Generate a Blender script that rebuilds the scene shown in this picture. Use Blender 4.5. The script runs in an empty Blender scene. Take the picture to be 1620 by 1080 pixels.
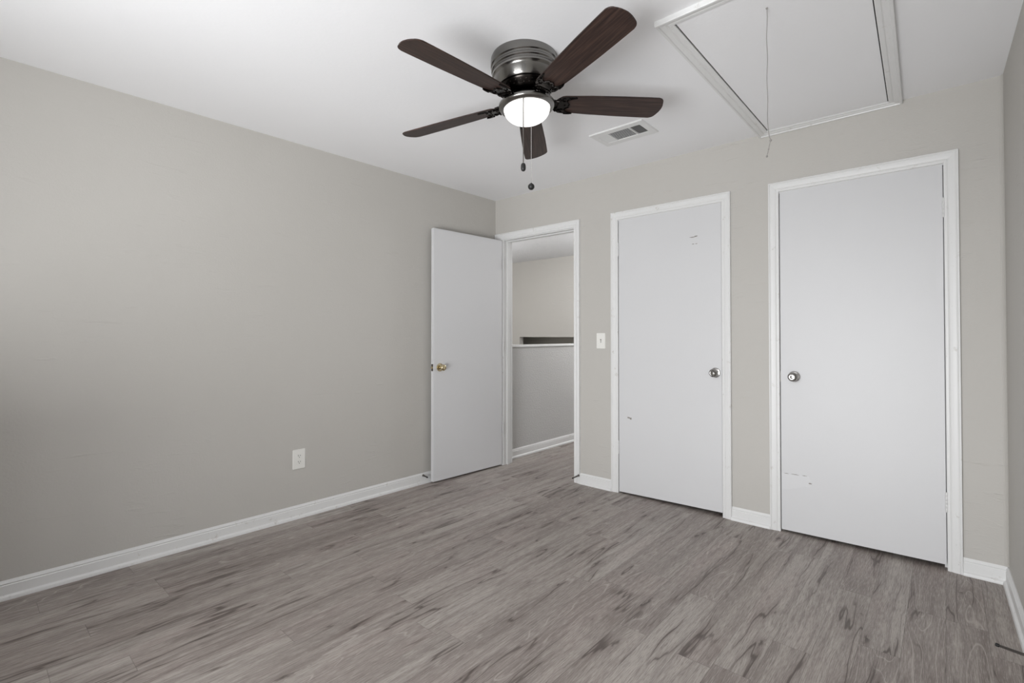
import bpy, bmesh, math, random
from mathutils import Vector, Matrix
random.seed(7)
S = bpy.context.scene
COL = S.collection
PI = math.pi

# ------------------------------------------------------------------ camera
F_PX, PAN, PITCH = 775.94, -0.7177, 0.01273
cd = bpy.data.cameras.new('camera')
cam = bpy.data.objects.new('camera', cd)
COL.objects.link(cam)
cam.location = (3.15287, -3.30266, 1.18411)
cam.rotation_euler = (PI/2 + PITCH, 0, -PAN)
cd.sensor_fit = 'HORIZONTAL'
cd.sensor_width = 36.0
cd.lens = 36.0*F_PX/1620.0
cd.shift_x = -8.36/1620.0
cd.shift_y = -19.61/1620.0
cd.clip_start = 0.02
S.camera = cam

# ------------------------------------------------------------------ world, lights, exposure
w = bpy.data.worlds.new('world')
S.world = w
w.use_nodes = True
w.node_tree.nodes['Background'].inputs[0].default_value = (0.92, 0.96, 1.0, 1)
w.node_tree.nodes['Background'].inputs[1].default_value = 0.5
S.view_settings.view_transform = 'Standard'
S.view_settings.look = 'None'
S.view_settings.gamma = 1
S.view_settings.use_curve_mapping = False
S.view_settings.exposure = 0.0

H = 2.4357          # ceiling height
WD = 3.3707         # room width at the back wall
AL, AR = -0.01248, 0.01821
YR = -4.35          # rear wall
def xl(y): return AL*(-y) if y < 0 else 0.0
def xr(y): return WD + AR*(-y)

def area(name, loc, rot, sx, sy, power, color=(0.965, 0.98, 1.0), spread=PI):
    l = bpy.data.lights.new(name, 'AREA')
    l.shape = 'RECTANGLE'; l.size = sx; l.size_y = sy
    l.energy = power; l.color = color; l.spread = spread
    o = bpy.data.objects.new(name, l)
    COL.objects.link(o); o.location = loc; o.rotation_euler = rot
    return o
# daylight in the two windows behind the camera
WIN_A = (1.30, 3.20, 0.03, 2.08)            # x0, x1, z0, z1 of the rear-wall window
WIN_B = (-4.12, -3.42, 0.90, 2.12)          # y0, y1, z0, z1 of the right-wall window
def aim(frm, to):
    return (Vector(to)-Vector(frm)).to_track_quat('-Z', 'Y').to_euler()
PW_ = dict(C=30, F=140, S=145, G=50, K=48, M=1.3)
def aimd(az, el):      # az: degrees from +Y towards -X; el: degrees up
    a, e = math.radians(az), math.radians(el)
    return Vector((-math.sin(a)*math.cos(e), math.cos(a)*math.cos(e), math.sin(e))).to_track_quat('-Z', 'Y').to_euler()
p_ = (2.3, YR-1.8, 0.0)
area('ground_light', p_, aim(p_, (2.0, YR+2.2, 2.6)), 2.6, 1.6, PW_['C'])
area('angled_light', (2.60, YR-0.95, 0.45), aimd(25, 32), 2.2, 1.5, PW_['F'], spread=math.radians(150))
p_ = (1.7, YR-2.6, 2.45)
area('low_sky_light', p_, aim(p_, (2.8, -0.6, 0.3)), 2.4, 0.9, PW_['S'])
# fill lights added to brighten hall and stairwell (both out of sight)
def point_fill(name, loc, power, color, r=0.09):
    l = bpy.data.lights.new(name, 'POINT'); l.energy = power; l.color = color; l.shadow_soft_size = r
    o = bpy.data.objects.new(name, l); COL.objects.link(o); o.location = loc
point_fill('hall_fill_light', (0.70, 2.1, 2.05), PW_['G'], (0.98, 0.985, 1.0))
point_fill('stairwell_fill_light', (-1.9, 0.9, 1.75), PW_['K'], (0.98, 0.985, 1.0))

# ------------------------------------------------------------------ node helpers
class NT:
    def __init__(s, name):
        s.m = bpy.data.materials.new(name); s.m.use_nodes = True
        s.t = s.m.node_tree; s.n = s.t.nodes; s.l = s.t.links
        s.b = s.n['Principled BSDF']
    def node(s, typ, **kw):
        n = s.n.new(typ)
        for k, v in kw.items(): setattr(n, k, v)
        return n
    def put(s, inp, v):
        if isinstance(v, bpy.types.NodeSocket): s.l.new(v, inp)
        elif v is not None: inp.default_value = v
    def math(s, op, a, b=None, c=None, clamp=False):
        n = s.node('ShaderNodeMath', operation=op); n.use_clamp = clamp
        s.put(n.inputs[0], a)
        if b is not None: s.put(n.inputs[1], b)
        if c is not None: s.put(n.inputs[2], c)
        return n.outputs[0]
    def xyz(s, x, y, z):
        n = s.node('ShaderNodeCombineXYZ')
        s.put(n.inputs[0], x); s.put(n.inputs[1], y); s.put(n.inputs[2], z)
        return n.outputs[0]
    def pos(s):
        g = s.node('ShaderNodeNewGeometry')
        p = s.node('ShaderNodeSeparateXYZ'); s.l.new(g.outputs['Position'], p.inputs[0])
        return g.outputs['Position'], p.outputs[0], p.outputs[1], p.outputs[2]
    def obj(s):
        g = s.node('ShaderNodeTexCoord')
        p = s.node('ShaderNodeSeparateXYZ'); s.l.new(g.outputs['Object'], p.inputs[0])
        return g.outputs['Object'], p.outputs[0], p.outputs[1], p.outputs[2]
    def noise(s, vec, scale, detail=3, rough=0.5, dist=0.0):
        n = s.node('ShaderNodeTexNoise'); s.put(n.inputs['Vector'], vec)
        n.inputs['Scale'].default_value = scale; n.inputs['Detail'].default_value = detail
        n.inputs['Roughness'].default_value = rough; n.inputs['Distortion'].default_value = dist
        return n.outputs['Fac']
    def ramp(s, fac, stops, interp='LINEAR'):
        n = s.node('ShaderNodeValToRGB'); s.put(n.inputs[0], fac)
        cr = n.color_ramp; cr.interpolation = interp
        while len(cr.elements) < len(stops): cr.elements.new(0.5)
        for e, (p, c) in zip(cr.elements, stops):
            e.position = p; e.color = c if len(c) == 4 else (*c, 1)
        return n.outputs[0]
    def sstep(s, v, a, b):
        n = s.node('ShaderNodeMapRange', interpolation_type='SMOOTHSTEP')
        s.put(n.inputs['Value'], v); n.inputs['From Min'].default_value = a; n.inputs['From Max'].default_value = b
        return n.outputs[0]
    def mix(s, f, a, b, mode='MIX'):
        n = s.node('ShaderNodeMix', data_type='RGBA', blend_type=mode)
        s.put(n.inputs[0], f); s.put(n.inputs[6], a); s.put(n.inputs[7], b)
        return n.outputs[2]
    def bump(s, h, strength=0.3, dist=0.002, normal=None):
        n = s.node('ShaderNodeBump'); n.inputs['Strength'].default_value = strength
        n.inputs['Distance'].default_value = dist
        s.put(n.inputs['Height'], h)
        if normal is not None: s.l.new(normal, n.inputs['Normal'])
        s.l.new(n.outputs[0], s.b.inputs['Normal'])
        return n.outputs[0]
    def set(s, **kw):
        for k, v in kw.items(): s.put(s.b.inputs[k], v)
        return s.m
def C3(r, g, b):
    f = lambda c: ((c/255)/12.92 if c/255 <= 0.04045 else ((c/255+0.055)/1.055)**2.4)
    return (f(r), f(g), f(b), 1)

def mat_wall():
    t = NT('wall_paint'); P, x, y, z = t.pos()
    c = t.mix(t.noise(P, 1.3, 2), C3(187, 184, 178), C3(192, 189, 184))
    # trowel strokes and orange peel
    run = t.math('ADD', x, y)
    v = t.xyz(t.math('MULTIPLY', run, 5.0), t.math('MULTIPLY', x, 0.0), t.math('MULTIPLY', z, 26.0))
    st = t.sstep(t.noise(v, 1.0, 4, 0.6, 0.6), 0.56, 0.78)
    patch = t.sstep(t.noise(P, 2.6, 2), 0.48, 0.62)
    st = t.math('MULTIPLY', st, patch)
    h = t.math('ADD', t.math('MULTIPLY', st, 1.6), t.math('MULTIPLY', t.noise(P, 95, 3, 0.6), 0.55))
    h = t.math('ADD', h, t.math('MULTIPLY', t.noise(P, 7, 2), 1.6))
    t.bump(h, 0.5, 0.003)
    return t.set(**{'Base Color': c, 'Roughness': 0.62})
def mat_texwall(name, col, sc=38, st=0.6):
    t = NT(name); P, x, y, z = t.pos()
    h = t.sstep(t.noise(P, sc, 4, 0.6, 0.4), 0.35, 0.65)
    t.bump(h, st, 0.006)
    return t.set(**{'Base Color': col, 'Roughness': 0.75})
def mat_plain(name, col, rough=0.5, metal=0.0, bump=0.0, sc=60):
    t = NT(name)
    if bump:
        P = t.obj()[0]
        t.bump(t.noise(P, sc, 3), bump, 0.002)
    return t.set(**{'Base Color': col, 'Roughness': rough, 'Metallic': metal})
def mat_trim():
    t = NT('white_gloss_trim'); P, x, y, z = t.pos()
    c = t.mix(t.sstep(t.noise(P, 22, 4, 0.7), 0.60, 0.72), C3(224, 224, 223), C3(206, 204, 200))
    t.bump(t.noise(P, 30, 3), 0.15, 0.002)
    return t.set(**{'Base Color': c, 'Roughness': 0.38})
def mat_door():
    t = NT('white_door_paint'); P, x, y, z = t.pos()
    c = t.mix(t.noise(P, 2.2, 3), C3(209, 209, 210), C3(213, 213, 214))
    t.bump(t.math('ADD', t.noise(P, 9, 3), t.math('MULTIPLY', t.noise(P, 120, 2), 0.12)), 0.16, 0.003)
    return t.set(**{'Base Color': c, 'Roughness': 0.42})
def mat_ceiling():
    t = NT('ceiling_paint'); P, x, y, z = t.pos()
    c = t.mix(t.noise(P, 1.5, 2), C3(236, 236, 237), C3(240, 240, 241))
    t.bump(t.math('ADD', t.noise(P, 60, 3), t.math('MULTIPLY', t.noise(P, 4, 2), 1.5)), 0.15, 0.003)
    return t.set(**{'Base Color': c, 'Roughness': 0.7})

# plank floor: columns run along Y, width PW; per-column joint offset table
PW, PL_, X0 = 0.1265, 1.21, -0.018
KNOWN = {1: -1.845, 2: -2.655, 3: -1.441, 4: -2.942, 5: -2.213, 9: -2.430, 11: -1.48, 12: -2.04, 13: -0.793, 17: -1.497, 18: -1.07, 24: -0.57}
def mat_floor():
    t = NT('grey_oak_plank'); P, x, y, z = t.pos()
    u = t.math('DIVIDE', t.math('SUBTRACT', x, X0), PW)
    col = t.math('FLOOR', u); fu = t.math('FRACT', u)
    stops = []; rnd = random.Random(3)
    for k in range(29):
        off = (((-KNOWN[k]) % PL_)/PL_ if k in KNOWN else rnd.random())
        stops.append((k/32.0, (off, off, off)))
    offn = t.node('ShaderNodeValToRGB'); cr = offn.color_ramp; cr.interpolation = 'CONSTANT'
    while len(cr.elements) < len(stops): cr.elements.new(0.9)
    for e, (p, c) in zip(cr.elements, stops): e.position = p; e.color = (*c, 1)
    t.put(offn.inputs[0], t.math('DIVIDE', t.math('ADD', col, 0.5), 32.0))
    off = t.node('ShaderNodeSeparateColor'); t.l.new(offn.outputs[0], off.inputs[0]); off = off.outputs[0]
    v = t.math('ADD', t.math('DIVIDE', y, PL_), off)
    row = t.math('FLOOR', v); fv = t.math('FRACT', v)
    wn = t.node('ShaderNodeTexWhiteNoise', noise_dimensions='3D')
    t.l.new(t.xyz(col, row, 3.7), wn.inputs['Vector'])
    sp = t.node('ShaderNodeSeparateColor'); t.l.new(wn.outputs['Color'], sp.inputs[0])
    r1, r2, r3 = sp.outputs
    ox = t.math('MULTIPLY', r1, 37.0); oy = t.math('MULTIPLY', r2, 53.0)
    lx = t.math('ADD', x, ox); ly = t.math('ADD', y, oy)
    # gentle sideways wander of the grain
    wob = t.noise(t.xyz(lx, t.math('MULTIPLY', ly, 0.55), 0), 3.6, 1, 0.4)
    wx = t.math('ADD', lx, t.math('MULTIPLY', t.math('SUBTRACT', wob, 0.5), 0.032))
    # knots (elongated voronoi cells) bend the grain too
    vk = t.node('ShaderNodeTexVoronoi', voronoi_dimensions='2D', feature='F1')
    kw = t.math('MULTIPLY', t.math('SUBTRACT', t.noise(t.xyz(t.math('MULTIPLY', lx, 22), t.math('MULTIPLY', ly, 9), 1.5), 1.0, 3, 0.6), 0.5), 0.45)
    t.l.new(t.xyz(t.math('ADD', t.math('MULTIPLY', lx, 6.5), kw), t.math('ADD', t.math('MULTIPLY', ly, 1.9), kw), 0), vk.inputs['Vector'])
    vk.inputs['Scale'].default_value = 1.0; vk.inputs['Randomness'].default_value = 1.0
    vs_ = t.node('ShaderNodeSeparateColor'); t.l.new(vk.outputs['Color'], vs_.inputs[0])
    kgate = t.math('GREATER_THAN', vs_.outputs[0], 0.60)
    kd = t.math('ADD', vk.outputs['Distance'], t.math('MULTIPLY', t.math('SUBTRACT', 1.0, kgate), 2.0))
    kd = t.math('ADD', kd, t.math('MULTIPLY', t.math('SUBTRACT', 1.0, vs_.outputs[1]), 0.05))
    wx2 = t.math('ADD', wx, t.math('MULTIPLY', t.sstep(kd, 0.40, 0.0), 0.011))
    broad = t.noise(t.xyz(t.math('MULTIPLY', wx2, 9), t.math('MULTIPLY', ly, 0.9), 17.0), 1.0, 2, 0.5)
    streak = t.noise(t.xyz(t.math('MULTIPLY', wx2, 26), t.math('MULTIPLY', ly, 0.85), 0), 1.0, 4, 0.6)
    mid = t.noise(t.xyz(t.math('MULTIPLY', wx2, 90), t.math('MULTIPLY', ly, 2.2), 2.0), 1.0, 3, 0.6)
    fine = t.noise(t.xyz(t.math('MULTIPLY', wx2, 330), t.math('MULTIPLY', ly, 15), 5.0), 1.0, 3, 0.75)
    # dark veins: ridge of a slow noise
    vn = t.noise(t.xyz(t.math('MULTIPLY', wx, 10), t.math('MULTIPLY', ly, 0.9), 9.0), 1.0, 3, 0.5, 0.0)
    ridge = t.sstep(t.math('ABSOLUTE', t.math('SUBTRACT', vn, 0.5)), 0.014, 0.002)
    soft = t.sstep(t.math('ABSOLUTE', t.math('SUBTRACT', vn, 0.5)), 0.075, 0.0)
    gate = t.sstep(t.noise(t.xyz(t.math('MULTIPLY', lx, 5), t.math('MULTIPLY', ly, 2.0), 4.0), 1.0, 2), 0.44, 0.60)
    vein = t.math('MULTIPLY', ridge, gate); soft = t.math('MULTIPLY', soft, gate)
    knot = t.sstep(kd, 0.095, 0.02)
    kring = t.math('MULTIPLY', t.sstep(kd, 0.30, 0.06), 0.35)
    # pale cathedral lines on some planks
    cath = t.noise(t.xyz(t.math('MULTIPLY', wx, 6), t.math('MULTIPLY', ly, 0.7), 12.0), 1.0, 2, 0.4)
    saw = t.math('ABSOLUTE', t.math('SUBTRACT', t.math('FRACT', t.math('MULTIPLY', cath, 19.0)), 0.5))
    cl = t.math('MULTIPLY', t.sstep(saw, 0.08, 0.0), t.math('GREATER_THAN', r3, 0.55))
    cl = t.math('MULTIPLY', cl, t.sstep(t.noise(t.xyz(t.math('MULTIPLY', lx, 9), t.math('MULTIPLY', ly, 1.0), 21.0), 1.0, 1), 0.42, 0.55))
    base = t.mix(r1, C3(170, 165, 160), C3(158, 152, 147))
    base = t.mix(t.math('MULTIPLY', t.math('GREATER_THAN', r3, 0.60), 0.55), base, C3(138, 130, 126))
    base = t.mix(t.math('MULTIPLY', t.sstep(t.noise(t.xyz(t.math('MULTIPLY', lx, 5), t.math('MULTIPLY', ly, 1.4), 30.0), 1.0, 2), 0.45, 0.7), 0.5), base, C3(164, 153, 149))
    c = t.mix(t.math('MULTIPLY', t.sstep(broad, 0.45, 0.66), 0.45), base, C3(120, 112, 108))
    c = t.mix(t.math('MULTIPLY', t.sstep(streak, 0.47, 0.70), 0.50), c, C3(112, 103, 99))
    c = t.mix(t.math('MULTIPLY', t.sstep(streak, 0.46, 0.28), 0.35), c, C3(184, 179, 174))
    c = t.mix(t.math('MULTIPLY', t.sstep(mid, 0.48, 0.70), 0.45), c, C3(112, 104, 100))
    c = t.mix(t.math('MULTIPLY', t.sstep(fine, 0.50, 0.62), 0.50), c, C3(108, 100, 96))
    c = t.mix(t.math('MULTIPLY', t.sstep(fine, 0.48, 0.36), 0.38), c, C3(196, 191, 187))
    c = t.mix(t.math('MULTIPLY', cl, 0.40), c, C3(200, 194, 190))
    c = t.mix(kring, c, C3(108, 98, 94))
    c = t.mix(t.math('MULTIPLY', soft, 0.38), c, C3(106, 96, 92))
    c = t.mix(t.math('MULTIPLY', vein, 0.78), c, C3(74, 65, 61))
    c = t.mix(t.math('MULTIPLY', knot, 0.78), c, C3(64, 55, 52))
    c = t.mix(1.0, c, (1.06, 1.03, 1.01, 1), "MULTIPLY")
    # joints
    du = t.math('MULTIPLY', t.math('MINIMUM', fu, t.math('SUBTRACT', 1.0, fu)), PW)
    dv = t.math('MULTIPLY', t.math('MINIMUM', fv, t.math('SUBTRACT', 1.0, fv)), PL_)
    j = t.sstep(t.math('MINIMUM', du, dv), 0.0016, 0.0004)
    c = t.mix(t.math('MULTIPLY', j, 0.40), c, C3(70, 63, 60))
    # a worn, paint-dabbed spot in front of the doorway
    sx_ = t.math('SUBTRACT', x, 0.735); sy_ = t.math('SUBTRACT', y, -0.655)
    rr = t.math('SQRT', t.math('ADD', t.math('POWER', t.math('ABSOLUTE', t.math('MULTIPLY', sx_, 1.3)), 2.0), t.math('POWER', t.math('ABSOLUTE', sy_), 2.0)))
    sc_ = t.math('MULTIPLY', t.sstep(rr, 0.045, 0.025), t.sstep(t.noise(P, 55, 3), 0.46, 0.56))
    c = t.mix(t.math('MULTIPLY', sc_, 0.6), c, C3(196, 190, 184))
    hgt = t.math('SUBTRACT', t.math('MULTIPLY', fine, 0.25), t.math('MULTIPLY', j, 1.0))
    t.bump(hgt, 0.25, 0.0015)
    rough = t.math('ADD', 0.40, t.math('MULTIPLY', fine, 0.18))
    return t.set(**{'Base Color': c, 'Roughness': rough})
def mat_blade():
    t = NT('dark_walnut_blade'); P, x, y, z = t.obj()
    g = t.noise(t.xyz(t.math('MULTIPLY', x, 6), t.math('MULTIPLY', y, 120), 0), 1.0, 4, 0.6, 0.4)
    c = t.ramp(g, [(0.30, C3(34, 24, 21)), (0.52, C3(52, 38, 33)), (0.74, C3(76, 57, 49))])
    return t.set(**{'Base Color': c, 'Roughness': 0.45, 'Specular IOR Level': 0.3})

WALL = mat_wall(); TRIM = mat_trim(); DOOR = mat_door(); CEIL = mat_ceiling(); FLOOR = mat_floor()
KNEE = mat_texwall('textured_knee_wall_paint', C3(192, 191, 189), 70, 0.35)
HALLCEIL = mat_texwall('popcorn_ceiling_paint', C3(226, 226, 227), 60, 0.8)
JAMBW = mat_plain('white_jamb_paint', C3(216, 216, 215), 0.45, 0, 0.1, 40)
BLADE = mat_blade()
GUN = mat_plain('gunmetal_gloss', C3(132, 130, 127), 0.22, 1.0)
BLACKM = mat_plain('black_nickel_gloss', C3(48, 45, 43), 0.24, 1.0)
CHROME = mat_plain('satin_chrome', C3(158, 156, 153), 0.2, 1.0)
BRASS = mat_plain('worn_brass', C3(206, 192, 158), 0.16, 1.0)
STEEL = mat_plain('dull_steel', C3(120, 116, 112), 0.35, 1.0)
DARK = mat_plain('dark_gap', C3(30, 29, 28), 0.7)
PLAST = mat_plain('white_plastic', C3(232, 231, 226), 0.35)
SLOT = mat_plain('dark_slot', C3(60, 58, 55), 0.6)
RUBBER = mat_plain('black_rubber', C3(28, 28, 28), 0.5)
CORD = mat_plain('grey_cord', C3(146, 143, 139), 0.8)
CHAINM = mat_plain('chain_metal', C3(190, 188, 184), 0.35, 0.7)
SCUFF = mat_plain('bare_scuffed_wood', C3(140, 135, 129), 0.8)
VENTM = mat_plain('white_vent_enamel', C3(222, 222, 221), 0.4)
DUCT = mat_plain('dark_duct', C3(62, 62, 61), 0.7)
PATCH = mat_plain('raised_paint_patch', C3(214, 214, 215), 0.38)
def mat_glow():
    t = NT('lit_frosted_glass')
    return t.set(**{'Base Color': C3(245, 243, 238), 'Roughness': 0.3, 'Emission Color': (1.0, 0.99, 0.975, 1), 'Emission Strength': PW_['M']})
GLOW = mat_glow()

# ------------------------------------------------------------------ mesh helpers
def obj(name, bm, m, parent=None, smooth=None, **props):
    me = bpy.data.meshes.new(name)
    bmesh.ops.recalc_face_normals(bm, faces=bm.faces)
    bm.to_mesh(me); bm.free()
    for mm in (m if isinstance(m, (list, tuple)) else [m]): me.materials.append(mm)
    if smooth is not None:
        for p in me.polygons: p.use_smooth = True
        if hasattr(me, 'set_sharp_from_angle'): me.set_sharp_from_angle(angle=math.radians(smooth))
    o = bpy.data.objects.new(name, me); COL.objects.link(o)
    if parent is not None: o.parent = parent
    for k, v in props.items(): o[k] = v
    return o
def empty(name, loc=(0, 0, 0), rz=0, parent=None, **props):
    o = bpy.data.objects.new(name, None); COL.objects.link(o)
    o.location = loc; o.rotation_euler = (0, 0, rz); o.empty_display_size = 0.1
    if parent is not None: o.parent = parent
    for k, v in props.items(): o[k] = v
    return o
def box(bm, x0, x1, y0, y1, z0, z1, bev=0.0):
    vs = [bm.verts.new(p) for p in ((x0, y0, z0), (x1, y0, z0), (x1, y1, z0), (x0, y1, z0), (x0, y0, z1), (x1, y0, z1), (x1, y1, z1), (x0, y1, z1))]
    fs = [bm.faces.new([vs[i] for i in f]) for f in ((3, 2, 1, 0), (4, 5, 6, 7), (0, 1, 5, 4), (1, 2, 6, 5), (2, 3, 7, 6), (3, 0, 4, 7))]
    if bev:
        es = list({e for f in fs for e in f.edges})
        bmesh.ops.bevel(bm, geom=es, offset=bev, segments=2, affect='EDGES', profile=0.6)
    return vs
def hexa(bm, pts):   # 8 points: bottom 4, top 4
    vs = [bm.verts.new(p) for p in pts]
    for f in ((3, 2, 1, 0), (4, 5, 6, 7), (0, 1, 5, 4), (1, 2, 6, 5), (2, 3, 7, 6), (3, 0, 4, 7)):
        bm.faces.new([vs[i] for i in f])
def lathe(bm, prof, seg=48, M=None, cap=True):
    """prof: list of (r, h) around local Z; M maps to place"""
    M = M or Matrix.Identity(4); rings = []
    for r, h in prof:
        if r < 1e-6: rings.append([bm.verts.new(M @ Vector((0, 0, h)))])
        else: rings.append([bm.verts.new(M @ Vector((r*math.cos(2*PI*i/seg), r*math.sin(2*PI*i/seg), h))) for i in range(seg)])
    for a, b in zip(rings, rings[1:]):
        for i in range(seg):
            j = (i+1) % seg
            if len(a) == 1 and len(b) == 1: continue
            if len(a) == 1: bm.faces.new((a[0], b[i], b[j]))
            elif len(b) == 1: bm.faces.new((a[i], a[j], b[0]))
            else: bm.faces.new((a[i], a[j], b[j], b[i]))
    if cap:
        if len(rings[0]) > 1: bm.faces.new(rings[0])
        if len(rings[-1]) > 1: bm.faces.new(rings[-1])
def tube(bm, pts, r, seg=8):
    pts = [Vector(p) for p in pts]; rings = []
    up = Vector((0.13, 0.21, 0.97))
    for i, p in enumerate(pts):
        d = (pts[min(i+1, len(pts)-1)] - pts[max(i-1, 0)]).normalized()
        a = d.cross(up)
        if a.length < 0.2: a = d.cross(Vector((1, 0, 0)))
        a.normalize(); b = d.cross(a)
        rings.append([bm.verts.new(p + (a*math.cos(2*PI*k/seg) + b*math.sin(2*PI*k/seg))*r) for k in range(seg)])
    for A, B in zip(rings, rings[1:]):
        for k in range(seg): bm.faces.new((A[k], A[(k+1) % seg], B[(k+1) % seg], B[k]))
    bm.faces.new(rings[0]); bm.faces.new(rings[-1])
def sweep(bm, stations, prof_fn, closed=False):
    """stations: list of callables mapping profile (u,t)->point"""
    rings = [[bm.verts.new(st(u, t)) for (u, t) in prof_fn] for st in stations]
    n = len(prof_fn)
    idx = range(len(rings)) if closed else range(len(rings)-1)
    for i in idx:
        A, B = rings[i], rings[(i+1) % len(rings)]
        for k in range(n):
            bm.faces.new((A[k], A[(k+1) % n], B[(k+1) % n], B[k]))
    if not closed:
        bm.faces.new(rings[0]); bm.faces.new(rings[-1])
def prism(bm, outline, z0, z1, M=None):
    M = M or Matrix.Identity(4)
    a = [bm.verts.new(M @ Vector((x, y, z0))) for x, y in outline]
    b = [bm.verts.new(M @ Vector((x, y, z1))) for x, y in outline]
    n = len(a)
    bm.faces.new(a[::-1]); bm.faces.new(b)
    for i in range(n): bm.faces.new((a[i], a[(i+1) % n], b[(i+1) % n], b[i]))

# ------------------------------------------------------------------ setting: shell
WT = 0.118          # back wall thickness
DT = 2.052          # opening head height
OP1 = (0.105, 0.883)       # doorway
OP2 = (1.2874, 2.0520)     # closet 1
OP3 = (2.3924, 3.1517)     # closet 2
HX1 = 1.16          # hall right wall
HY = 3.05           # far stairwell wall
SX0 = -2.9
def struct(name, bm, m, **k):
    o = obj(name, bm, m, **k); o['kind'] = 'structure'; return o

bm = bmesh.new()
box(bm, xl(YR)-0.12, xr(YR)+0.12, YR-0.12, 0.0, -0.08, 0.0)
box(bm, 0.0, xr(0)+0.12, 0.0, 0.80, -0.08, 0.0)
box(bm, 0.0, HX1+0.1, 0.80, HY+0.1, -0.08, 0.0)
struct('floor', bm, FLOOR)
bm = bmesh.new()
hexa(bm, [(xl(YR)-0.12, YR-0.12, H), (xr(YR)+0.12, YR-0.12, H), (xr(0)+0.12, 0.06, H), (xl(0)-0.12, 0.06, H),
          (xl(YR)-0.12, YR-0.12, H+0.1), (xr(YR)+0.12, YR-0.12, H+0.1), (xr(0)+0.12, 0.06, H+0.1), (xl(0)-0.12, 0.06, H+0.1)])
struct('ceiling', bm, CEIL)
bm = bmesh.new()
box(bm, SX0-0.1, HX1+0.1, 0.06, HY+0.1, H, H+0.1)
struct('ceiling_hall', bm, HALLCEIL)
bm = bmesh.new()
box(bm, HX1+0.1, xr(0)+0.12, 0.06, 0.9, H, H+0.1)
struct('ceiling_closet', bm, CEIL)

# left wall
bm = bmesh.new()
hexa(bm, [(xl(YR)-0.12, YR, 0), (xl(YR), YR, 0), (0, 0, 0), (-0.12, 0, 0),
          (xl(YR)-0.12, YR, H), (xl(YR), YR, H), (0, 0, H), (-0.12, 0, H)])
struct('wall_left', bm, WALL)
def rseg(bm, y0, y1, z0, z1):
    hexa(bm, [(xr(y0), y0, z0), (xr(y0)+0.12, y0, z0), (xr(y1)+0.12, y1, z0), (xr(y1), y1, z0),
              (xr(y0), y0, z1), (xr(y0)+0.12, y0, z1), (xr(y1)+0.12, y1, z1), (xr(y1), y1, z1)])
bm = bmesh.new()
rseg(bm, YR, WIN_B[0], 0, H); rseg(bm, WIN_B[1], 0, 0, H)
rseg(bm, WIN_B[0], WIN_B[1], 0, WIN_B[2]); rseg(bm, WIN_B[0], WIN_B[1], WIN_B[3], H)
struct('wall_right', bm, WALL)
# back wall with three openings (rough opening 18 mm larger for the jamb boards)
J = 0.018
xs = [-0.12, OP1[0]-J, OP1[1]+J, OP2[0]-J, OP2[1]+J, OP3[0]-J, OP3[1]+J, WD+0.12]
bm = bmesh.new()
for i in (0, 2, 4, 6): box(bm, xs[i], xs[i+1], 0, WT, 0, DT+J)
box(bm, xs[0], xs[-1], 0, WT, DT+J, H)
bmesh.ops.remove_doubles(bm, verts=bm.verts, dist=1e-5)
struct('wall_back', bm, WALL)
# rear wall with window
bm = bmesh.new()
xa, xb, za, zb = WIN_A
L0, R0 = xl(YR)-0.12, xr(YR)+0.12
box(bm, L0, xa, YR-0.12, YR, 0, H); box(bm, xb, R0, YR-0.12, YR, 0, H)
box(bm, xa, xb, YR-0.12, YR, 0, za); box(bm, xa, xb, YR-0.12, YR, zb, H)
struct('wall_rear', bm, WALL)
bm = bmesh.new()
box(bm, xl(-3.8), 1.22, -3.86, -3.75, 0, 0.86)
struct('wall_shade_blocker', bm, WALL)  # unseen low wall, added to shade the near lower end of the left wall
# window frame in the rear wall (behind the camera)
wf = bmesh.new()
for a, b, c, d in ((xa, xa+0.04, za, zb), (xb-0.04, xb, za, zb), (xa, xb, za, za+0.04), (xa, xb, zb-0.04, zb), ((xa+xb)/2-0.02, (xa+xb)/2+0.02, za, zb)):
    box(wf, a, b, YR-0.09, YR-0.05, c, d)
struct('window_1', wf, TRIM)

# closets behind the shut doors
bm = bmesh.new()
box(bm, HX1, HX1+0.1, WT, 0.80, 0, H)
box(bm, HX1, WD+0.12, 0.80, 0.90, 0, H)
box(bm, 2.17, 2.27, WT, 0.80, 0, H)
box(bm, WD, WD+0.12, WT, 0.80, 0, H)
struct('wall_closet', bm, WALL)
# hall shell
bm = bmesh.new()
box(bm, HX1, HX1+0.1, 0.90, HY, 0, H)
struct('wall_hall', bm, KNEE)
NX0 = -2.341; NZ = 1.156          # low recess shaped into the far stairwell wall to shade a strip of it
bm = bmesh.new()
box(bm, SX0, HX1+0.1, HY, HY+0.1, NZ, H)
box(bm, SX0, NX0, HY, HY+0.1, -1.6, NZ)
box(bm, SX0, 0.0, HY+0.55, HY+0.65, -1.6, NZ+0.05)
box(bm, SX0, 0.0, HY+0.1, HY+0.55, NZ, NZ+0.05)
box(bm, 0.0, HX1+0.1, HY, HY+0.1, 0, NZ)
struct('wall_far', bm, WALL)
bm = bmesh.new()
box(bm, SX0-0.1, SX0, WT, HY+0.65, -1.6, H)
box(bm, SX0, -0.12, 0.0, WT, -1.6, H)
struct('wall_stairwell', bm, WALL)
bm = bmesh.new()
box(bm, SX0, -0.11, WT, HY+0.65, -1.68, -1.6)
struct('floor_stairwell', bm, FLOOR)
bm = bmesh.new()
box(bm, -0.11, 0.0, WT, HY, 0, 1.070)
box(bm, -0.11, -0.001, WT, HY, -1.6, 0)
struct('wall_knee', bm, KNEE)
bm = bmesh.new()
box(bm, -0.125, 0.012, WT, HY, 1.070, 1.090, 0.003)
struct('trim_1', bm, TRIM)

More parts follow.
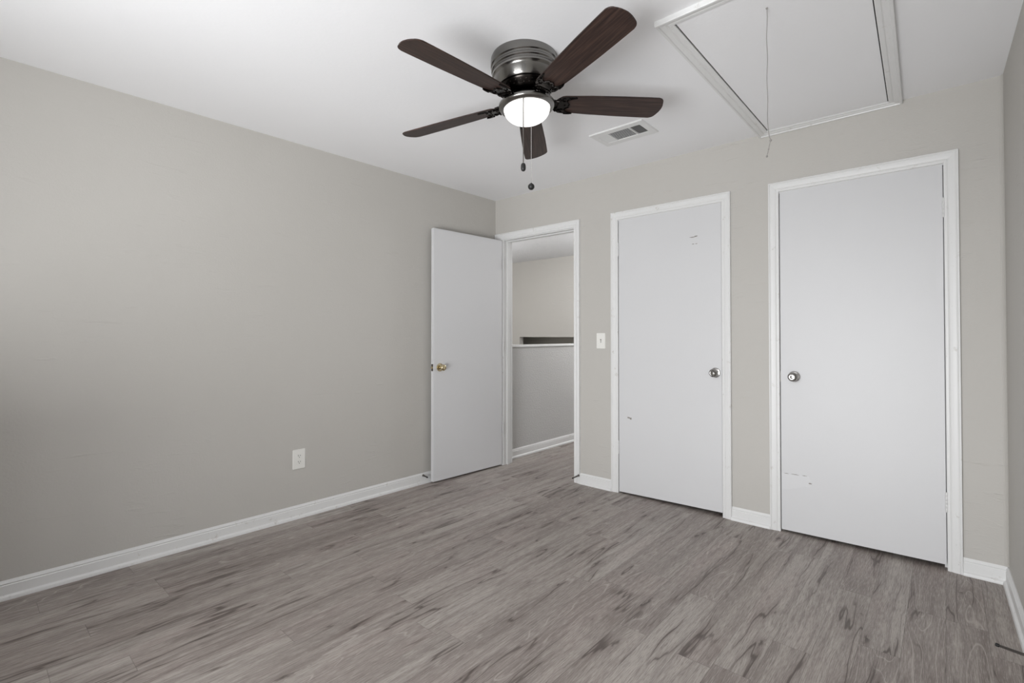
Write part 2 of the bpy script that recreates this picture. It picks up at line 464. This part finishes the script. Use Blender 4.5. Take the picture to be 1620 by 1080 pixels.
# jamb boards and stops
def jamb(name, x0, x1):
    bm = bmesh.new()
    box(bm, x0-J, x0, 0.0, WT, 0, DT+J); box(bm, x1, x1+J, 0.0, WT, 0, DT+J)
    box(bm, x0, x1, 0.0, WT, DT, DT+J)
    s = 0.011
    box(bm, x0, x0+s, 0.038, 0.072, 0, DT-s); box(bm, x1-s, x1, 0.038, 0.072, 0, DT-s)
    box(bm, x0, x1, 0.038, 0.072, DT-s, DT)
    struct(name, bm, JAMBW)
jamb('trim_2', *OP1); jamb('trim_3', *OP2); jamb('trim_4', *OP3)

# moulded casings
def casing_prof(w):
    return [(0.0, 0.0), (0.0, 0.009), (0.004, 0.011), (0.012, 0.0115), (0.016, 0.0095), (0.020, 0.0125), (0.030, 0.0145),
            (w-0.014, 0.0160), (w-0.010, 0.0145), (w-0.006, 0.0185), (w-0.001, 0.0185), (w, 0.016), (w, 0.0)]
def casing(name, x0, x1, top, wl, wt):
    bm = bmesh.new(); p = casing_prof(wt); k = wl/wt
    sweep(bm, [lambda u, t: (x0-u*k, -t, 0), lambda u, t: (x0-u*k, -t, top+u), lambda u, t: (x1+u, -t, top+u), lambda u, t: (x1+u, -t, 0)], p)
    struct(name, bm, TRIM)
CT = 2.0595
casing('trim_5', OP1[0]-0.003, OP1[1]+0.002, CT, 0.099, 0.0575)
casing('trim_6', OP2[0], OP2[1], CT, 0.057, 0.0575)
casing('trim_7', OP3[0], OP3[1], CT, 0.057, 0.0575)

# baseboards with shoe moulding
def bprof(h=0.084, shoe=0.020):
    return [(0, 0), (0.0225, 0), (0.0225, 0.006), (0.0205, 0.014), (0.0125, shoe), (0.0115, shoe+0.002), (0.0115, h-0.022),
            (0.0085, h-0.018), (0.0105, h-0.013), (0.0060, h-0.005), (0.0035, h), (0, h)]
def baseboard(name, p, q, n, ps=(0, 0), h=0.084):
    """p,q: end points on the wall line; n: unit normal into the room; ps: end extension per unit thickness (mitre)"""
    p, q, n = Vector((*p, 0)), Vector((*q, 0)), Vector((*n, 0)).normalized(); d = (q-p).normalized()
    bm = bmesh.new()
    sweep(bm, [lambda u, t: p + n*u + d*(u*ps[0]) + Vector((0, 0, t)), lambda u, t: q + n*u - d*(u*ps[1]) + Vector((0, 0, t))], bprof(h))
    struct(name, bm, TRIM)
nl = (1, AL)
baseboard('baseboard_left', (xl(YR), YR), (0, 0), nl, (1, 0))
baseboard('baseboard_back', (OP1[1]+0.0595, 0), (OP2[0]-0.057, 0), (0, -1))
baseboard('baseboard_between', (OP2[1]+0.0575, 0), (OP3[0]-0.057, 0), (0, -1))
baseboard('baseboard_corner', (OP3[1]+0.0575, 0), (WD, 0), (0, -1), (0, 1))
baseboard('baseboard_right', (WD, 0), (xr(YR), YR), (-1, -AR), (1, 1))
baseboard('baseboard_rear', (xr(YR), YR), (xl(YR), YR), (0, 1), (1, 1))
baseboard('baseboard_hall', (0, HY), (0, WT), (1, 0), (0, 0), 0.088)
# caulked strip in the right corner
bm = bmesh.new()
prism(bm, [(WD, 0), (WD-0.014, 0), (WD-0.014, -0.004), (WD-0.010, -0.006), (WD-0.004, -0.012), (WD-0.0015, -0.0175), (WD, -0.0175)], 0.087, H-0.001)
struct('trim_8', bm, WALL)

# ------------------------------------------------------------------ doors
def knob(parent, M, met, rose=0.032, ball=0.027, prof=None):
    k = bmesh.new()
    lathe(k, [(0, 0), (rose, 0), (rose, 0.002), (rose*0.92, 0.006), (rose*0.55, 0.009), (0.0115, 0.011)], 40, M)
    o = obj('door_knob', k, met, parent, smooth=40)
    s = bmesh.new()
    lathe(s, prof or [(0.0105, 0.009), (0.0105, 0.022), (0.014, 0.027), (0.021, 0.031), (ball*0.97, 0.037), (ball, 0.043), (ball*0.98, 0.049), (ball*0.88, 0.0545), (ball*0.66, 0.0580), (ball*0.60, 0.0572), (ball*0.35, 0.0585), (0, 0.059)], 40, M)
    obj('knob_grip', s, met, o, smooth=50)
def leaf_bm(x0, x1, y0, y1, zb0, zb1, zt, bev=0.0015):
    bm = bmesh.new()
    vs = [(x0, y0, zb0), (x1, y0, zb1), (x1, y1, zb1), (x0, y1, zb0), (x0, y0, zt), (x1, y0, zt), (x1, y1, zt), (x0, y1, zt)]
    hexa(bm, vs)
    bmesh.ops.bevel(bm, geom=list(bm.edges), offset=bev, segments=2, affect='EDGES')
    return bm
def hinge(parent, x, y, z, side, h=0.095):
    """barrel hinge with a leaf lapping toward the door (side=+1: door to +x)"""
    bm = bmesh.new()
    n = 5; seg = h/n
    for i in range(n):
        z0 = z-h/2+i*seg+0.0006; z1 = z0+seg-0.0012
        lathe(bm, [(0.0048, z0), (0.0056, z0+0.001), (0.0056, z1-0.001), (0.0048, z1)], 14, Matrix.Translation((x, y, 0)))
    lathe(bm, [(0.0035, z-h/2-0.003), (0.0042, z-h/2), (0.0042, z+h/2), (0.0035, z+h/2+0.003)], 10, Matrix.Translation((x, y, 0)))
    return obj('hinge', bm, JAMBW, parent, smooth=40)

def closet_door(name, x0, x1, hinge_left, zb, label):
    d = empty(name, (x0, 0, 0)); d['kind'] = 'structure'; d['label'] = label; d['category'] = 'door'
    wd = x1-x0
    obj('door_leaf', leaf_bm(0, wd, -0.002, 0.033, zb[0], zb[1], 2.0555), DOOR, d)
    for hz in (1.834, 0.342):
        hinge(d, -0.002 if hinge_left else wd+0.002, -0.0075, hz, 1 if hinge_left else -1)
    kx = 2.008-x0 if hinge_left else 2.470-x0
    M = Matrix.Translation((kx, -0.002, 0.938)) @ Matrix.Rotation(PI/2, 4, 'X')
    knob(d, M, CHROME)
    e = wd if hinge_left else 0.0
    lt = bmesh.new(); sgn = 1 if hinge_left else -1
    box(lt, min(e-0.001*sgn, e+0.0025*sgn), max(e-0.001*sgn, e+0.0025*sgn), 0.001, 0.024, 0.905, 0.965)
    obj('latch_plate', lt, STEEL, d)
    return d
d2 = closet_door('door_2', OP2[0]+0.0035, OP2[1]-0.0035, True, (0.010, 0.027),
            'narrow white flush closet door between light switch and second closet door')
d3 = closet_door('door_3', OP3[0]+0.0035, OP3[1]-0.0035, False, (0.013, 0.027),
            'white flush closet door nearest the right wall, torn patch low on it')

def blob(bm, cx, cz, w_, h_, y, seed, th=0.0006, n=18, jag=0.35):
    r = random.Random(seed)
    pts = []
    for i in range(n):
        a = 2*PI*i/n; k = 1-jag*r.random()
        pts.append((cx+w_/2*k*math.cos(a), cz+h_/2*k*math.sin(a)))
    a = [bm.verts.new((x, y, z)) for x, z in pts]; b = [bm.verts.new((x, y-th, z)) for x, z in pts]
    bm.faces.new(a); bm.faces.new(b[::-1])
    for i in range(n): bm.faces.new((a[i], a[(i+1) % n], b[(i+1) % n], b[i]))
x0 = OP2[0]+0.0035
b = bmesh.new()
blob(b, 1.858-x0, 1.853, 0.045, 0.007, -0.0015, 1, 0.0010); blob(b, 1.882-x0, 1.857, 0.028, 0.010, -0.0015, 2, 0.0012)
blob(b, 1.862-x0, 1.806, 0.020, 0.006, -0.0015, 3, 0.0010); blob(b, 1.884-x0, 1.806, 0.018, 0.005, -0.0015, 4, 0.0010)
obj('scratch_mark', b, SCUFF, d2, label='short dark scratches high on the door')
b = bmesh.new()
blob(b, 1.372-x0, 0.572, 0.030, 0.013, -0.0015, 5, 0.0010); blob(b, 1.388-x0, 0.566, 0.026, 0.020, -0.0015, 6, 0.0012, jag=0.6)
obj('chipped_mark', b, SCUFF, d2, label='grey paint chip low beside the hinge edge')
x0 = OP3[0]+0.0035
b = bmesh.new()
r = random.Random(5)
N = 22; tp = []; bt = []
for i in range(N+1):
    f_ = i/N; x = 2.400-x0+0.145*f_
    tp.append((x, 0.350+0.004*r.random()+0.006*f_)); bt.append((x, 0.248+0.045*f_+0.006*r.random()))
pts = tp + [(2.553-x0, 0.330), (2.541-x0, 0.318), (2.556-x0, 0.302)] + bt[::-1]
pa = [b.verts.new((x, -0.0015, z)) for x, z in pts]; pb = [b.verts.new((x, -0.0032, z)) for x, z in pts]
b.faces.new(pa); b.faces.new(pb[::-1])
for i in range(len(pts)): b.faces.new((pa[i], pa[(i+1) % len(pts)], pb[(i+1) % len(pts)], pb[i]))
obj('filler_patch', b, PATCH, d3, label='ragged painted-over repair patch')
b = bmesh.new()
for i, (cx, w_) in enumerate(((2.425, 0.030), (2.470, 0.045), (2.520, 0.030))):
    blob(b, cx-x0, 0.3525+0.0045*(cx-2.40)/0.15, w_, 0.004, -0.0015, 20+i, 0.0024, jag=0.5)
blob(b, 2.548-x0, 0.316, 0.020, 0.008, -0.0015, 31, 0.0024, jag=0.5)
obj('torn_edge', b, SCUFF, d3, label='grey torn edge of the repair patch')

# open entry door
P0 = Vector((0.108, 0.0)); P1 = Vector((0.0625, -0.782))
dv_ = (P1-P0); L = dv_.length; ang = math.atan2(dv_.y, dv_.x)
d1 = empty('door_1', (P0.x, P0.y, 0), ang); d1['kind'] = 'structure'
d1['label'] = 'white flush bedroom door standing open toward the left wall'; d1['category'] = 'door'
obj('door_leaf', leaf_bm(0.022, L, -0.035, 0.0, 0.013, 0.012, 2.049, 0.002), DOOR, d1)
M = Matrix.Translation((L-0.062, 0, 0.925)) @ Matrix.Rotation(-PI/2, 4, 'X')
knob(d1, M, BRASS, 0.0335, 0.026, [(0.0105, 0.009), (0.0100, 0.026), (0.015, 0.030), (0.0215, 0.034), (0.0255, 0.041), (0.0262, 0.047), (0.0245, 0.054), (0.019, 0.0600), (0.012, 0.0625), (0, 0.0635)])
b = bmesh.new()
box(b, L-0.001, L+0.0012, -0.029, -0.006, 0.897, 0.953)
lt = obj('latch_plate', b, STEEL, d1)
b = bmesh.new()
box(b, L+0.001, L+0.009, -0.023, -0.012, 0.914, 0.935, 0.002)
obj('latch_bolt', b, BRASS, lt)
for hz in (1.834, 0.342, 1.08):
    b = bmesh.new()
    lathe(b, [(0.005, hz-0.047), (0.0055, hz-0.045), (0.0055, hz+0.045), (0.005, hz+0.047)], 14, Matrix.Translation((0.014, 0.004, 0)))
    obj('hinge', b, JAMBW, d1, smooth=40)

# ------------------------------------------------------------------ ceiling fan
FX, FY, FZ, FR, TH, BW, PIT = 1.7369, -1.6175, 2.2318, 0.665, 4.69303, 0.0666, -0.21511
TX, TY = 0.0583, 0.0257
fan = empty('ceiling_fan', (FX, FY, FZ), 0)
fan['label'] = 'five-blade dark ceiling fan with a lit frosted bowl'; fan['category'] = 'ceiling fan'
nrm = Vector((-TX, -TY, 1)).normalized()
fan.rotation_euler = Vector((0, 0, 1)).rotation_difference(nrm).to_euler()
hz = H-FZ
b = bmesh.new()
lathe(b, [(0.0, hz+0.012), (0.142, hz+0.012), (0.149, hz-0.002), (0.151, hz-0.022), (0.1515, hz-0.036), (0.147, hz-0.040), (0.147, hz-0.048),
          (0.150, hz-0.052), (0.150, hz-0.059), (0.1455, hz-0.063), (0.1455, hz-0.070), (0.148, hz-0.074), (0.147, hz-0.082), (0.142, hz-0.087),
          (0.139, hz-0.093), (0.1345, hz-0.128), (0.128, hz-0.136), (0.0, hz-0.137)], 72)
obj('motor_housing', b, GUN, fan, smooth=35)
b = bmesh.new()
z1 = hz-0.137
lathe(b, [(0.0, z1+0.002), (0.121, z1+0.002), (0.124, z1-0.004), (0.121, z1-0.010), (0.112, z1-0.018), (0.104, z1-0.030), (0.080, z1-0.038), (0.0, z1-0.040)], 60)
for i in range(30):      # cooling studs round the rotor
    a = 2*PI*i/30
    for rr_, zz in ((0.1165, z1-0.0145), (0.108, z1-0.0245)):
        aa = a + (PI/30 if rr_ < 0.11 else 0)
        lathe(b, [(0.0, 0.004), (0.0022, 0.003), (0.0032, 0.0), (0.0028, -0.002)], 8, Matrix.Translation((rr_*math.cos(aa), rr_*math.sin(aa), zz)) @ Matrix.Rotation(aa, 4, 'Z') @ Matrix.Rotation(PI*0.68, 4, 'Y'))
obj('rotor', b, BLACKM, fan, smooth=40)
b = bmesh.new()
zs = z1-0.036
lathe(b, [(0.050, zs+0.004), (0.052, zs-0.004), (0.052, 0.012), (0.047, 0.006), (0.0, 0.006)], 48)
for a in (-0.9, 1.2, 3.3):
    lathe(b, [(0.0, 0.0045), (0.003, 0.004), (0.004, 0.0)], 10, Matrix.Translation((0.052*math.cos(a), 0.052*math.sin(a), 0.02)) @ Matrix.Rotation(a, 4, 'Z') @ Matrix.Rotation(PI/2, 4, 'Y'))
obj('switch_housing', b, GUN, fan, smooth=40)
lk = bmesh.new()
lathe(lk, [(0.0, 0.012), (0.046, 0.013), (0.060, 0.011), (0.082, 0.010), (0.104, 0.006), (0.119, -0.001), (0.1265, -0.009), (0.1275, -0.016), (0.124, -0.023), (0.116, -0.028), (0.106, -0.030),
           (0.1045, -0.026), (0.1045, -0.012), (0.0, -0.010)], 72)
lko = obj('light_fitter', lk, GUN, fan, smooth=40)
gb = bmesh.new()
prof = [(0.1035, -0.020), (0.1035, -0.030)]
for i in range(1, 15):
    a = PI/2*i/14; prof.append((0.1035*math.cos(a)**0.85 if i < 14 else 0.0, -0.030-0.062*math.sin(a)))
lathe(gb, prof, 64, cap=False)
obj('glass_bowl', gb, GLOW, fan, smooth=60, label='glowing frosted glass bowl')

def blade_outline():
    pts = []
    r0, r1 = 0.136, FR
    wr, wt_ = 0.052, BW
    # root arc, sides, rounded tip
    for i in range(9):
        a = PI/2 + PI*i/8
        pts.append((r0+0.036+0.036*math.cos(a), wr*math.sin(a)))
    side = [(0.30, wr+0.007), (0.45, wr+0.0125), (0.58, wt_)]
    for x, y in side: pts.append((x, -y))
    cr = 0.030
    for i in range(7):
        a = -PI/2+PI/2*i/6
        pts.append((r1-0.012-cr+cr*math.cos(a), -(wt_-cr)+cr*math.sin(a)))
    for i in range(1, 6):
        y = -(wt_-cr) + 2*(wt_-cr)*i/6; pts.append((r1-0.012+0.010*(1-(y/(wt_-cr))**2), y))
    for i in range(7):
        a = PI/2*i/6
        pts.append((r1-0.012-cr+cr*math.cos(a), (wt_-cr)+cr*math.sin(a)))
    for x, y in side[::-1]: pts.append((x, y))
    return pts
OUT = blade_outline()
def blade_parts(k):
    a = TH + k*2*PI/5
    bl = bmesh.new(); prism(bl, OUT, 0.0, 0.0055)
    bmesh.ops.bevel(bl, geom=[e for e in bl.edges if abs(e.verts[0].co.z-e.verts[1].co.z) < 1e-6], offset=0.0012, segments=1, affect='EDGES')
    bo = obj('blade', bl, BLADE, fan, smooth=30)
    bo.rotation_euler = (Matrix.Rotation(a, 3, 'Z') @ Matrix.Rotation(PIT, 3, 'X')).to_euler()
    ir = bmesh.new()
    # crown-shaped medallion under the blade root with a raised rim line
    half = [(0.112, 0.014), (0.130, 0.024), (0.142, 0.040), (0.158, 0.0500), (0.186, 0.0535), (0.214, 0.0530), (0.226, 0.0500), (0.206, 0.0455), (0.190, 0.038), (0.183, 0.028),
            (0.186, 0.020), (0.197, 0.012), (0.201, 0.0075), (0.196, 0.0)]
    out = half + [(x, -y) for x, y in half[::-1][1:]]
    prism(ir, out, -0.0045, -0.0002)
    rim = [(x, y, -0.0058) for x, y in half[4:]] + [(x, -y, -0.0058) for x, y in half[::-1][1:-4]]
    tube(ir, rim, 0.0022, 6)
    rim2 = [(0.148+0.010*math.cos(t_)-0.012, 0.044*math.sin(t_), -0.0058) for t_ in [(-1.2+2.4*i/12) for i in range(13)]]
    tube(ir, rim2, 0.0024, 6)
    for s in (1, -1):     # scroll relief
        tube(ir, [(0.144+0.012*math.cos(q), s*(0.026+0.011*math.sin(q)), -0.0062) for q in [0.5*i for i in range(11)]], 0.0026, 6)
        tube(ir, [(0.170+0.009*math.cos(q+1), s*(0.034+0.009*math.sin(q+1)), -0.0062) for q in [0.5*i for i in range(10)]], 0.0022, 6)
    for (x, y) in ((0.180, 0.0), (0.192, 0.045), (0.192, -0.045)):
        lathe(ir, [(0.0, -0.0085), (0.003, -0.008), (0.0045, -0.004)], 10, Matrix.Translation((x, y, 0)))
    io = obj('blade_iron', ir, BLACKM, bo, smooth=40)
    # arm from rotor to medallion
    ar_ = bmesh.new()
    path = [(0.080, 0.030), (0.094, 0.026), (0.108, 0.016), (0.124, 0.003), (0.146, -0.003)]
    for s in (1, -1):
        tube(ar_, [(x, s*(0.010+0.020*max(0, (i-1)/3.0)), z) for i, (x, z) in enumerate(path)], 0.0062, 8)
        tube(ar_, [(0.108+0.013*math.cos(q), s*(0.013+0.011*math.sin(q)), 0.010-0.016*(math.cos(q)*0.5+0.5)) for q in [0.6*i for i in range(11)]], 0.004, 6)
    tube(ar_, [(x, 0, z+0.002) for x, z in path], 0.0075, 8)
    ao = obj('blade_arm', ar_, BLACKM, fan, smooth=50)
    ao.rotation_euler = (0, 0, a)
for k in range(5): blade_parts(k)

# pull chains, hanging plumb (fan is slightly out of plumb, so undo its tilt)
Minv = fan.rotation_euler.to_matrix().inverted()
def fl(x, y, z): return Minv @ (Vector((x, y, z))-Vector((FX, FY, FZ)))
def chain(cx, cy, ztop, zend, ball, cm, br):
    c = bmesh.new(); n = int((ztop-zend)/0.0042)
    for i in range(n):
        zc = ztop-i*0.0042; p = fl(cx, cy, zc)
        bmesh.ops.create_icosphere(c, subdivisions=1, radius=br, matrix=Matrix.Translation(p))
    tube(c, [fl(cx, cy, ztop), fl(cx, cy, zend)], 0.0007, 5)
    co = obj('pull_chain', c, cm, fan, smooth=60)
    e = bmesh.new()
    M = Matrix.Translation(fl(cx, cy, zend)) @ Minv.to_4x4()
    if ball:
        lathe(e, [(0.0, 0.003), (0.003, 0.002)] + [(0.0155*math.sin(PI*i/12), -0.0155+0.0155*math.cos(PI*i/12)) for i in range(1, 12)] + [(0, -0.031)], 24, M)
    else:
        lathe(e, [(0.0, 0.003), (0.004, 0.002), (0.0085, -0.002), (0.0105, -0.009), (0.0108, -0.022), (0.0090, -0.029), (0.004, -0.033), (0, -0.034)], 24, M)
    obj('chain_pull', e, RUBBER, co, smooth=50)
chain(1.7980, -1.7113, 2.212, 1.919, False, STEEL, 0.0030)
chain(1.6834, -1.5191, 2.212, 1.902, True, CHAINM, 0.0018)

# ------------------------------------------------------------------ attic hatch
hatch = empty('attic_hatch', (2.64, -0.72, H)); hatch['label'] = 'large white framed attic access panel in the ceiling with a pull string'; hatch['category'] = 'attic hatch'
def hl(x, y, z=0): return (x-2.64, y+0.72, z)
IN = [(2.344, -1.418), (2.344, -0.058), (2.934, -0.036), (2.972, -1.418)]     # inner corners
def inset(pts, g):
    cx = sum(p[0] for p in pts)/4; cy = sum(p[1] for p in pts)/4
    return [(x+(-g if x < cx else g), y+(-g if y < cy else g)) for x, y in pts]
hw = 0.058
def outc(i, u):
    x, y = IN[i]; sx = -1 if i in (0, 1) else 1; sy = -1 if i in (0, 3) else 1
    uy = u if sy < 0 else u*0.036/hw if i == 2 else u*0.057/hw
    return (x+sx*u, y+sy*uy)
prof = [(0, -0.004), (0, 0.008), (0.004, 0.010), (0.018, 0.011), (0.022, 0.009), (0.027, 0.013), (0.045, 0.016), (0.048, 0.021), (0.056, 0.021), (0.058, 0.018), (0.058, -0.004)]
b = bmesh.new()
sweep(b, [(lambda u, t, i=i: hl(*outc(i, u), -t)) for i in range(4)], prof, closed=True)
obj('hatch_frame', b, TRIM, hatch)
b = bmesh.new()
pi_ = inset(IN, -0.0045)
hexa(b, [hl(*p, -0.0035) for p in pi_] + [hl(*p, 0.0006) for p in pi_])
obj('hatch_panel', b, CEIL, hatch)
b = bmesh.new()
hexa(b, [hl(*p, -0.0010) for p in inset(IN, 0.001)] + [hl(*p, 0.0003) for p in inset(IN, 0.001)])
obj('shadow_gap', b, DARK, hatch)
b = bmesh.new()
sx_, sy_ = 2.650, -1.28
pts = [(sx_+0.0015*math.sin(z*40)+0.004*max(0, (2.06-z))/0.14*(1 if z > 1.925 else 0), sy_, z) for z in [2.434-0.02*i for i in range(25)]]
pts += [(sx_+0.006, sy_, 1.938), (sx_+0.010, sy_, 1.922), (sx_+0.005, sy_, 1.900), (sx_+0.001, sy_, 1.880), (sx_-0.003, sy_, 1.866)]
pts = [p for p in pts if p[2] > 1.945] + pts[-5:]
tube(b, [hl(x, y, z-H) for x, y, z in pts], 0.0013, 6)
for (x, z, r_) in ((sx_, 2.4305, 0.004), (sx_+0.010, 1.922, 0.0045), (sx_+0.003, 1.890, 0.0028), (sx_-0.003, 1.864, 0.0038)):
    bmesh.ops.create_icosphere(b, subdivisions=2, radius=r_, matrix=Matrix.Translation(hl(x, sy_, z-H)))
obj('pull_string', b, CORD, hatch, smooth=60)

# ------------------------------------------------------------------ ceiling vent
vent = empty('ceiling_vent', (1.66, -0.594, H)); vent['label'] = 'white rectangular air register in the ceiling beyond the fan'; vent['category'] = 'vent'
b = bmesh.new()
vx, vy = 0.181, 0.112; ix, iy = 0.142, 0.064
def ring(bm, ox, oy, ix, iy, z0, z1, bevz=0.004):
    o = [(-ox, -oy), (ox, -oy), (ox, oy), (-ox, oy)]; i = [(-ix, -iy), (ix, -iy), (ix, iy), (-ix, iy)]
    ot = [bm.verts.new((x, y, z1)) for x, y in o]; ob = [bm.verts.new((x*0.985, y*0.975, z0)) for x, y in o]
    ib = [bm.verts.new((x, y, z0)) for x, y in i]; it = [bm.verts.new((x, y, z1)) for x, y in i]
    for k in range(4):
        j = (k+1) % 4
        bm.faces.new((ot[k], ot[j], ob[j], ob[k])); bm.faces.new((ob[k], ob[j], ib[j], ib[k])); bm.faces.new((ib[k], ib[j], it[j], it[k])); bm.faces.new((it[k], it[j], ot[j], ot[k]))
ring(b, vx, vy, ix, iy, -0.008, 0.001)
for x in (-0.074, 0.070): box(b, x-0.0035, x+0.0035, -iy, iy, -0.008, 0.0)
for (x, y) in ((-0.163, 0), (0.163, 0)): lathe(b, [(0, -0.0105), (0.003, -0.010), (0.0045, -0.0078)], 10, Matrix.Translation((x, y, 0)))
obj('register_frame', b, VENTM, vent)
b = bmesh.new()
box(b, -ix, ix, -iy, iy, -0.0012, 0.0005)
obj('duct_opening', b, DUCT, vent)
def slat(bm, x0, x1, y0, y1, tilt, along):
    """thin louvre, tilted about its long axis"""
    w_ = 0.0075; dx = w_/2*math.cos(tilt); dz = w_/2*math.sin(tilt)
    if along == 'y':
        xc = (x0+x1)/2; pts = [(xc-dx, y0), (xc+dx, y0), (xc+dx, y1), (xc-dx, y1)]
        zz = [-0.005-dz, -0.005+dz, -0.005+dz, -0.005-dz]
    else:
        yc = (y0+y1)/2; pts = [(x0, yc-dx), (x1, yc-dx), (x1, yc+dx), (x0, yc+dx)]
        zz = [-0.005-dz, -0.005-dz, -0.005+dz, -0.005+dz]
    hexa(bm, [(x, y, z-0.0005) for (x, y), z in zip(pts, zz)] + [(x, y, z+0.0005) for (x, y), z in zip(pts, zz)])
for i in range(7):
    b = bmesh.new(); xc = -0.142+0.0105*(i+0.5) - 0.003; slat(b, xc, xc, -iy, iy, 0.55, 'y'); obj('louvre', b, VENTM, vent)
for i in range(7):
    b = bmesh.new(); xc = 0.0755+0.0098*(i+0.4); slat(b, xc, xc, -iy, iy, -0.60, 'y'); obj('louvre', b, VENTM, vent)
for i in range(12):
    b = bmesh.new(); yc = -iy+0.0107*(i+0.5); slat(b, -0.0705, 0.0665, yc, yc, 0.34, 'x'); obj('louvre', b, VENTM, vent)

# ------------------------------------------------------------------ outlet and switch
def plate(bm, w_, h_, t_=0.005, bev=0.003):
    box(bm, -w_/2, w_/2, -t_, 0, -h_/2, h_/2)
    es = [e for e in bm.edges if all(v.co.y < -t_+1e-5 for v in e.verts)] + [e for e in bm.edges if abs(e.verts[0].co.y-e.verts[1].co.y) > 1e-4]
    bmesh.ops.bevel(bm, geom=es, offset=bev, segments=3, affect='EDGES')
out = empty('wall_outlet', (xl(-1.826), -1.826, 0.381), math.radians(90)+math.atan(0.0125)); out['label'] = 'white duplex power outlet low on the left wall'; out['category'] = 'outlet'
b = bmesh.new(); plate(b, 0.083, 0.126, 0.006); obj('cover_plate', b, PLAST, out)
for s in (1, -1):
    b = bmesh.new()
    o_ = [(0.0165*math.cos(t_), max(-0.0130, min(0.0130, 0.0165*math.sin(t_)))) for t_ in [2*PI*i/28 for i in range(28)]]
    prism(b, o_, 0, 0.0018, Matrix.Translation((0, -0.0058, s*0.0195)) @ Matrix.Rotation(PI/2, 4, 'X'))
    ro = obj('receptacle', b, PLAST, out)
    b = bmesh.new()
    box(b, -0.0078, -0.0052, -0.0082, -0.0070, s*0.0195-0.001, s*0.0195+0.008)
    box(b, 0.0052, 0.0078, -0.0082, -0.0070, s*0.0195-0.000, s*0.0195+0.007)
    lathe(b, [(0, 0), (0.0026, 0), (0.0026, 0.0011), (0, 0.0011)], 12, Matrix.Translation((0, -0.0071, s*0.0195-0.0070)) @ Matrix.Rotation(PI/2, 4, 'X'))
    obj('slot', b, SLOT, ro)
b = bmesh.new(); lathe(b, [(0.0035, 0), (0.0030, 0.001), (0, 0.0014)], 14, Matrix.Translation((0, -0.006, 0)) @ Matrix.Rotation(PI/2, 4, 'X')); obj('screw', b, PLAST, out)
sw = empty('light_switch', (1.135, 0, 1.1415)); sw['label'] = 'white toggle light switch between the doorway and first closet'; sw['category'] = 'light switch'
b = bmesh.new(); plate(b, 0.078, 0.120, 0.006); obj('cover_plate', b, PLAST, sw)
b = bmesh.new(); box(b, -0.0055, 0.0055, -0.0066, -0.0058, -0.012, 0.012); tg = obj('toggle_slot', b, SLOT, sw)
b = bmesh.new(); hexa(b, [(-0.0042, -0.006, -0.010), (0.0042, -0.006, -0.010), (0.0042, -0.006, 0.006), (-0.0042, -0.006, 0.006), (-0.0032, -0.019, -0.0115), (0.0032, -0.019, -0.0115), (0.0032, -0.017, -0.004), (-0.0032, -0.017, -0.004)])
obj('toggle', b, PLAST, sw)
for s in (1, -1):
    b = bmesh.new(); lathe(b, [(0.0035, 0), (0.0030, 0.001), (0, 0.0014)], 14, Matrix.Translation((0, -0.006, s*0.030)) @ Matrix.Rotation(PI/2, 4, 'X')); obj('screw', b, PLAST, sw)

# ------------------------------------------------------------------ door stops
def doorstop(loc, d, length, label, pitch=0.0, m=STEEL):
    rz = math.atan2(d[1], d[0])
    t = empty('door_stop', loc, rz); t['label'] = label; t['category'] = 'door stop'; t['group'] = 'spring door stops on the baseboards'
    R_ = Matrix.Rotation(pitch, 4, 'Y') @ Matrix.Rotation(PI/2, 4, 'Y')
    b = bmesh.new(); lathe(b, [(0, 0), (0.0095, 0), (0.0095, 0.002), (0.0070, 0.006), (0.005, 0.009), (0, 0.009)], 20, R_); obj('mount', b, m, t, smooth=40)
    b = bmesh.new(); n = int(length/0.0027)*10
    tube(b, [R_ @ Vector(((0.0050-0.0012*i/n)*math.cos(2*PI*i/10), (0.0050-0.0012*i/n)*math.sin(2*PI*i/10), 0.007+(length-0.016)*i/n)) for i in range(n+1)], 0.0011, 5)
    obj('spring', b, m, t, smooth=60)
    b = bmesh.new(); lathe(b, [(0, length-0.011), (0.0050, length-0.011), (0.0060, length-0.008), (0.0060, length-0.002), (0.004, length), (0, length)], 16, R_); obj('tip', b, RUBBER, t, smooth=40, label='dark rubber tip')
doorstop((xl(-0.835)+0.0100, -0.835, 0.066), (1, 0), 0.058, 'spring door stop on the left baseboard beside the open door', 0.10)
doorstop((0.9365, -0.0185, 0.066), (-0.1, -1), 0.078, 'spring door stop on the doorway casing foot, right side', 0.10)
doorstop((xr(-0.857)-0.0100, -0.857, 0.076), (-1, 0.02), 0.100, 'spring door stop on the right baseboard at the picture edge', -0.08)
